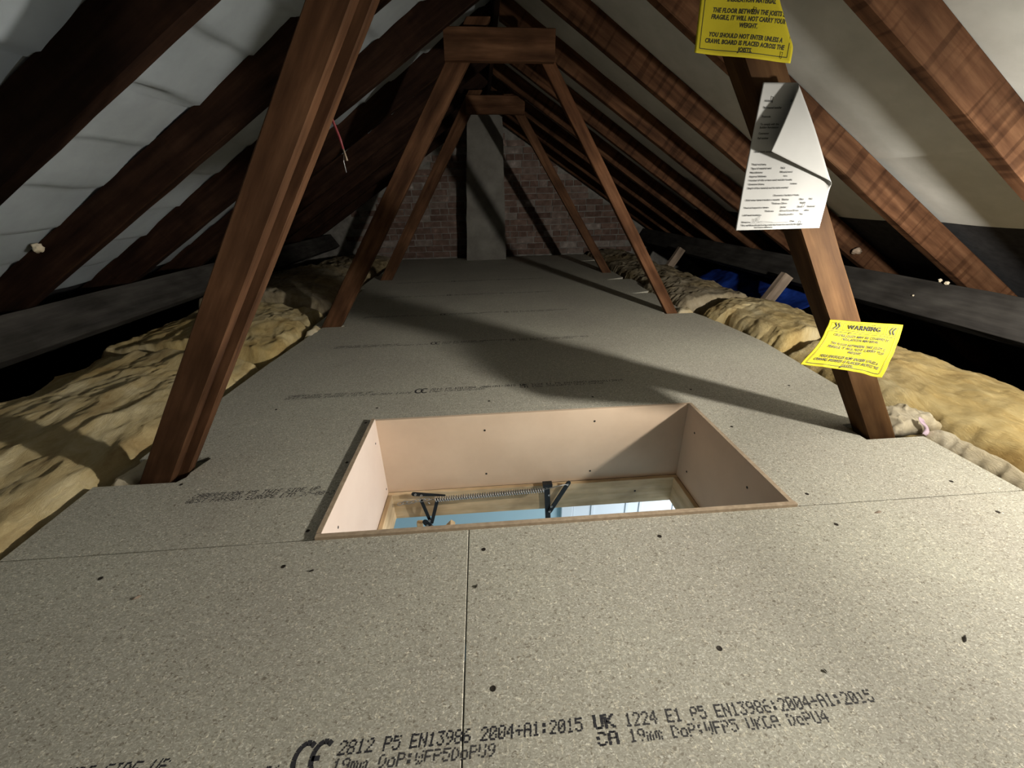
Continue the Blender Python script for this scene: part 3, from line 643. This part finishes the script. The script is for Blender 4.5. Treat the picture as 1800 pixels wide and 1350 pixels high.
beam('ladder_stile', (-.33, 1.195, -.60), (-.160, 1.195, -.415), (0, 0, 1), .022, .055, M['pine'], lad, jit=.0004, seg=6)

# ------------------------------------------------------------------ landing below the hatch
def wallbox(name, x0, x1, y0, y1, z0, z1, m, label): return meta(bbox(name, x0, x1, y0, y1, z0, z1, m), label, None, None, 'structure')
wallbox('wall_landing_back', -1.2, 1.7, 2.0, 2.06, -2.8, -.451, M['wallblue'], 'pale blue landing wall seen down through the hatch')
wallbox('wall_landing_left', -1.26, -1.2, .2, 2.06, -2.8, -.451, M['wallblue'], 'pale blue side wall of the landing, left')
wallbox('wall_landing_right', 1.7, 1.76, .2, 2.06, -2.8, -.451, M['wallblue'], 'pale blue side wall of the landing, right')
wallbox('wall_landing_front', -1.26, 1.76, .14, .2, -2.8, -.451, M['wallblue'], 'pale blue landing wall on the near side')
wallbox('floor_landing', -1.26, 1.76, .14, 2.06, -2.86, -2.8, M['carpet'], 'carpeted landing floor below the hatch')
d1 = meta(empty('door_1', (.86, 1.99, -2.8)), 'white panelled landing door in a white architrave below the hatch', None, None, 'structure')
for x0, x1 in ((.418, .492), (1.27, 1.34)): bbox('architrave', x0, x1, 1.975, 1.9995, -2.8, -.62, M['white'], d1, .004)
bbox('architrave', .418, 1.34, 1.975, 1.9995, -.62, -.55, M['white'], d1, .004)
bbox('door_leaf', .496, 1.266, 1.985, 1.9995, -2.79, -.63, M['white'], d1, .002)
for x0, x1 in ((.61, .85), (.92, 1.16)):
    for z0, z1 in ((-1.5, -.74), (-2.6, -1.7)):
        for a in ((x0, x0 + .018, z0, z1), (x1 - .018, x1, z0, z1), (x0, x1, z0, z0 + .018), (x0, x1, z1 - .018, z1)): bbox('panel_mould', a[0], a[1], 1.979, 1.9855, a[2], a[3], M['white'], d1)

# ------------------------------------------------------------------ papers stapled to the right post
def text_mesh(body, size, bold=0.0, shear=0.0, align='CENTER', sp=1.0):
    c = bpy.data.curves.new('t', 'FONT'); c.body = body; c.size = size; c.offset = bold; c.shear = shear; c.align_x = align; c.space_character = sp; c.resolution_u = 2; c.fill_mode = 'FRONT'
    o = bpy.data.objects.new('t', c); COL.objects.link(o); dg = bpy.context.evaluated_depsgraph_get(); dg.update()
    me = bpy.data.meshes.new_from_object(o.evaluated_get(dg)); V = [v.co.copy() for v in me.vertices]; F = [tuple(p.vertices) for p in me.polygons]
    bpy.data.meshes.remove(me); bpy.data.objects.remove(o); bpy.data.curves.remove(c); return V, F
def sheet_obj(name, surf, W, H, nu, nv, m, label, cat, group=None, th=.0004):
    """a sheet of paper: surf(u, v) in metres from its top left corner -> point"""
    V, F = [], []
    for a in range(nv + 1):
        for b in range(nu + 1): V.append(surf(W * b / nu, H * a / nv))
    for a in range(nv):
        for b in range(nu): i = a * (nu + 1) + b; F.append((i, i + 1, i + nu + 2, i + nu + 1))
    c = surf(W / 2, H / 2)
    o = obj(name, [v - c for v in V], F, m, None, True, Matrix.Translation(c))
    md = o.modifiers.new('thickness', 'SOLIDIFY'); md.thickness = th
    return meta(o, label, cat, group)
class Ink:
    def __init__(s): s.V, s.F = [], []
    def text(s, body, x, y, size, bold=0, shear=0, align='CENTER', sp=1.0, sx=1.0):
        V, F = text_mesh(body, size, bold, shear, align, sp); b = len(s.V)
        s.V += [(x + v.x * sx, y - v.y) for v in V]; s.F += [tuple(b + i for i in f) for f in F]
    def line(s, x0, y0, x1, y1, wd, n=10):
        l = math.hypot(x1 - x0, y1 - y0); nx, ny = -(y1 - y0) / l * wd / 2, (x1 - x0) / l * wd / 2
        for k in range(n):
            a, c = k / n, (k + 1) / n; b = len(s.V)
            p, q = (x0 + (x1 - x0) * a, y0 + (y1 - y0) * a), (x0 + (x1 - x0) * c, y0 + (y1 - y0) * c)
            s.V += [(p[0] - nx, p[1] - ny), (q[0] - nx, q[1] - ny), (q[0] + nx, q[1] + ny), (p[0] + nx, p[1] + ny)]; s.F.append((b, b + 1, b + 2, b + 3))
    def rect(s, x0, y0, x1, y1, wd):
        for a in ((x0, y0, x1, y0), (x1, y0, x1, y1), (x1, y1, x0, y1), (x0, y1, x0, y0)): s.line(*a, wd)
    def put(s, name, surf, m, parent, keep=None, lift=.0007):
        F = s.F
        if keep: F = [f for f in F if all(keep(*s.V[i]) for i in f)]
        V = []
        for u, v in s.V:
            p = surf(u, v); e = .001; du = surf(u + e, v) - p; dvv = surf(u, v + e) - p; n = du.cross(dvv)
            n = n.normalized() if n.length > 0 else Vector((0, -1, 0))
            if n.y > 0: n = -n
            V.append(p + n * lift)
        c = WM[parent.name].translation
        return obj(name, [v - c for v in V], F, m, parent, False, Matrix.Translation(c))
def warning_ink(W, H):
    k = Ink(); x0, x1 = .012, W - .012
    k.rect(.010, .010, .040, .034, .0011); k.rect(.045, .010, W - .047, .034, .0011); k.rect(W - .041, .010, W - .010, .034, .0011)
    k.rect(.010, .040, W - .010, H - .008, .0012)
    for a in (.018, .027): k.line(a, .012, a + .007, .022, .0036, 3); k.line(a + .007, .022, a, .032, .0036, 3)
    for a in (W - .020, W - .029): k.line(a + .003, .012, a - .004, .022, .0036, 3); k.line(a - .004, .022, a + .003, .032, .0036, 3)
    k.text('WARNING', W / 2 - .001,   .0285, .0200, .0007, .0, 'CENTER', 1.12, .88)
    y = .0535
    for ln in ('CEILING JOISTS MAY BE COVERED BY', 'INSULATION MATERIAL', None, 'THE FLOOR BETWEEN THE JOISTS IS', 'FRAGILE, IT WILL NOT CARRY YOUR', 'WEIGHT.', None, 'YOU SHOULD NOT ENTER UNLESS A', 'CRAWL BOARD IS PLACED ACROSS THE', 'JOISTS.'):
        if ln: k.text(ln, W / 2, y, .0098, .00036, .18, 'CENTER', 1.06, .90); y += .0103
        else: y += .0065
    return k
def staple(P, d, parent, L=.010):
    P, d = Vector(P), Vector(d).normalized(); n = Vector((0, -1, 0))
    tube('staple', [P - d * L / 2 - n * .0015, P - d * L / 2 + n * .0014, P + d * L / 2 + n * .0014, P + d * L / 2 - n * .0015], .0006, M['screw'], parent, 5)
WS, HS = .208, .147
TLc, TRc, BLc, BRc = Vector((.918, 1.0, .393)), Vector((1.127, .992, .372)), Vector((.823, .932, .300)), Vector((1.040, .915, .255))
def surf_low(u, v):
    a, b = u / WS, v / HS
    p = TLc * (1 - a) * (1 - b) + TRc * a * (1 - b) + BLc * (1 - a) * b + BRc * a * b
    nrm = Vector((0, -.83, .55))
    p += nrm * (.010 * math.sin(math.pi * b) * (1 - .3 * a) + .0035 * math.sin(a * 9 + b * 3) * b + .004 * noise.noise(Vector((a * 4, b * 4, 3))) - .010 * max(0, b - .55) * max(0, .25 - a) * 14 + .004 * math.sin(max(0, a - .62) * 16) * b)
    return p
lo = sheet_obj('warning_sign', surf_low, WS, HS, 80, 56, M['yellow'], 'yellow paper warning sign curling off the lower right post, WARNING visible', 'sign', 'yellow warning signs')
warning_ink(WS, HS).put('sign_print', surf_low, M['signink'], lo, None, .002)
for u, v, d in ((.128, .014, (.1, 0, 1)), (.065, .040, (1, 0, .6)), (.10, .112, (.5, 0, 1)), (.09, .140, (1, 0, .3))): staple(surf_low(u, v) + Vector((0, -.001, 0)), d, lo)
def roll(p, org, dirv, r, back, maxang, tilt=0.0):
    """bend the part of a flat sheet lying beyond a fold line; returns in-plane (x, z) and out-of-plane offset"""
    dx, dz = dirv; nx, nz = dz, -dx                                # normal of the fold line, towards the corner
    d = (p[0] - org[0]) * nx + (p[1] - org[1]) * nz
    if d <= 0: return p[0], p[1], 0.0
    fx, fz = p[0] - nx * d, p[1] - nz * d
    am = d / r
    if am <= maxang: o, h = r * math.sin(am), r * (1 - math.cos(am))
    else:
        e = d - maxang * r; o = r * math.sin(maxang) + e * math.cos(maxang); h = r * (1 - math.cos(maxang)) + e * math.sin(maxang)
    return fx + nx * o, fz + nz * o, h * back
X0H, Z0H = .446, 1.112
def surf_high(u, v):
    x, z = X0H + u, Z0H - v - .085 * u * (v / HS)
    x, z, h = roll((x, z), (.641, .985), (-.54, .842), .010, 1, 1.5)
    return Vector((x - .012 * (v / HS - 1) * 0, 1.000 + h + .0025 * math.sin(u * 40) * (v / HS) - .006 * (v / HS) ** 2, z))
hi = sheet_obj('warning_sign', surf_high, WS, HS, 40, 28, M['yellow'], 'yellow paper warning sign high on the right post, cut by the top of the frame', 'sign', 'yellow warning signs')
warning_ink(WS, HS).put('sign_print', surf_high, M['signink'], hi)
staple(surf_high(.112, .076) + Vector((0, -.001, 0)), (.5, 0, 1), hi); staple(surf_high(.185, .137) + Vector((0, -.001, 0)), (.1, 0, 1), hi)
WA, HA = .210, .2885
def surf_form(u, v):
    x, z = .601 + u, .9145 - v
    x, z, h = roll((x, z), (.663, .913), (-.577, .817), .007, -1, math.pi * .955) if True else (x, z, 0)
    yb = .992 - .010 * max(0, v / HA - .6) + .002 * math.sin(u * 30 + v * 9)
    if h == 0:
        yb += -.006 * max(0, (u - .16) / .05) * 0 + .012 * max(0, u - .185) / .025 * max(0, v / HA - .8)
    return Vector((x, yb + h * 1.0, z))
# fold normal must point to the upper right corner
form = sheet_obj('paper_form', surf_form, WA, HA, 60, 72, M['paper'], 'white printed form stapled to the right post, top corner folded over', 'paper')
k = Ink(); fs = .0052
for u, v, s in ((.012, .034, 'Address'), (.068, .034, 'Date'), (.012, .046, 'Registered installer'), (.012, .062, 'Postcode'), (.012, .076, 'To comply with the'), (.012, .082, 'Building Regulations'), (.012, .093, 'Contractor'), (.012, .102, 'Ref number'), (.012, .128, 'Date work completed'),
                (.012, .153, 'Total roof area'), (.012, .161, 'Type of material used'), (.080, .161, 'Roll'), (.012, .169, 'Manufacturer'), (.080, .169, 'Mineral wool'), (.012, .177, 'Approx. thickness'), (.090, .177, 'mm'), (.012, .185, 'Number of rolls or bags used, including boards'),
                (.012, .193, 'Coverage of area'), (.110, .193, 'metres'), (.012, .201, 'Depth of the material, see the table overleaf'), (.075, .217, 'Conversion Insulating Works'),
                (.012, .226, 'Cold water cistern insulation material'), (.098, .226, 'Blanket'), (.140, .226, 'Glass'), (.165, .226, 'Foil'), (.075, .234, 'Thickness'), (.098, .234, '25mm'), (.145, .234, 'Rigid'), (.012, .242, 'Feed and expansion cistern'), (.098, .242, 'Jacket'), (.140, .242, 'Sheet'), (.165, .242, 'Sectional'),
                (.062, .250, 'Thickness'), (.098, .250, '25 mm 32 mm 50 mm'), (.160, .250, 'other'), (.012, .258, 'Loft hatch insulation'), (.098, .258, 'Draught proofing'), (.150, .258, 'Yes'), (.012, .273, 'Signature'), (.130, .273, 'Date'), (.012, .280, 'This certificate should be kept with the house documents by the owner'), (.045, .285, 'for future reference'), ):
    k.text(s, u, v, fs, .00016, 0, 'LEFT')
k.line(.032, .2735, .126, .2735, .0004)
for a, b in zip(((.036, .272), (.038, .264), (.041, .272), (.045, .262), (.046, .271), (.050, .258), (.052, .259), (.050, .272), (.060, .270)), ((.038, .264), (.041, .272), (.045, .262), (.046, .271), (.050, .258), (.052, .259), (.050, .272), (.060, .270), (.085, .272))): k.line(*a, *b, .0005, 2)
fold_n = (-.817, -.577)
def keep_form(u, v): return ((.601 + u - .663) * .817 + (.9145 - v - .913) * .577) < -.002
meta(k.put('form_print', surf_form, M['formink'], form, keep_form, .0016), kind='stuff')
for u, v, d in ((.028, .030, (-.1, 0, 1)), (.155, .236, (.15, 0, 1)), (.155, .277, (.15, 0, 1))): staple(surf_form(u, v) + Vector((0, -.0012, 0)), d, form)

# ------------------------------------------------------------------ small things
t = meta(empty('cable_end', (-.30, 1.10, .87)), 'red cable end dangling behind the near left post', 'cable')
tube('red_sheath', [(-.318, 1.082, .895), (-.312, 1.085, .868), (-.304, 1.085, .838), (-.300, 1.085, .815)], [.0028, .003, .003, .0026], M['red'], t, 8)
tube('copper_tip', [(-.300, 1.085, .815), (-.297, 1.085, .800), (-.296, 1.085, .792)], [.0022, .002, .0028], M['strut'], t, 7)
tube('loose_strand', [(-.300, 1.085, .806), (-.304, 1.086, .79), (-.302, 1.086, .768)], .0008, M['zinc'], t, 5)
def blob(name, c, r, m, label, cat, sd=0, sq=(1, 1, 1)):
    bm = bmesh.new(); bmesh.ops.create_icosphere(bm, subdivisions=3, radius=1)
    for v in bm.verts:
        d = 1 + .45 * noise.noise(v.co * 1.6 + Vector((sd, 0, 0))) + .2 * noise.noise(v.co * 4 + Vector((sd, 3, 0)))
        v.co = Vector((v.co.x * sq[0], v.co.y * sq[1], v.co.z * sq[2])) * r * d
    me = bpy.data.meshes.new(name); bm.to_mesh(me); bm.free(); me.materials.append(m); me.polygons.foreach_set('use_smooth', [True] * len(me.polygons))
    return meta(link(bpy.data.objects.new(name, me), None, Matrix.Translation(c)), label, cat)
blob('foam_blob', (-1.735, 1.812, .565), .017, M['foam'], 'small pale foam blob stuck on the side of the second left rafter', 'foam', 3)
blob('timber_offcut', (2.100, 2.25, .392), .020, M['strut'], 'pale splintered timber offcut wedged on the right purlin behind the lit post', 'offcut', 11, (1.3, .8, .9))
for c, r, sd, lab in (((2.188, 1.835, .303), .0075, 21, 'pale plaster crumb on the right purlin under the second rafter'), ((2.184, 1.798, .297), .009, 25, 'larger pale plaster crumb on the right purlin under the second rafter'), ((2.140, 1.890, .220), .004, 28, 'tiny white speck of plaster on the face of the right purlin')):
    blob('plaster_crumb', c, r, M['foam'], lab, 'crumb', sd)
for i, (x, y, s, r, lab) in enumerate(((.797, .400, .010, .6, 'curled splinter on the chipboard at the right of the deck'), (-.391, .650, .006, .2, 'dark chip on the chipboard just left of the hatch corner'), (-.043, .581, .005, 1.2, 'dark chip beside the straight board seam, near the hatch'), (.521, .371, .0045, 2.0, 'tiny dark chip above the right-hand board print'), (-.717, .615, .009, .5, 'splinter on the chipboard left of the hatch'), (.92, .70, .010, .1, 'pale wood chip on the deck right of the hatch corner'))):
    V = [(-s, 0, 0), (-s * .3, s * .22, .0018), (s * .5, s * .25, .003), (s, .0, .001), (s * .4, -s * .2, .0), (-s * .4, -s * .25, .0006), (0, 0, .0035)]
    F = [(0, 1, 6), (1, 2, 6), (2, 3, 6), (3, 4, 6), (4, 5, 6), (5, 0, 6), (0, 5, 4, 3, 2, 1)]
    o = obj('wood_chip', V, F, M['strut'] if i in (4, 5) else M['screw'], None, False, Matrix.Translation((x, y, .0004)) @ Matrix.Rotation(r, 4, 'Z'))
    meta(o, lab, 'wood chip')
# the lamp itself: holder and cord under the right rafter
t = meta(empty('hand_lamp', (1.40, .52, .64)), 'black lamp holder with cord hung from the right slope, outside the frame', 'lamp')
tube('lamp_holder', [(1.40, .52, .600), (1.40, .52, .612), (1.40, .52, .645), (1.40, .52, .655)], [.016, .019, .019, .006], M['shade'], t, 14)
tube('lamp_cord', [(1.40, .52, .65), (1.402, .53, .70), (1.40, .55, .76), (1.40, .60, .80)], .003, M['shade'], t, 7)
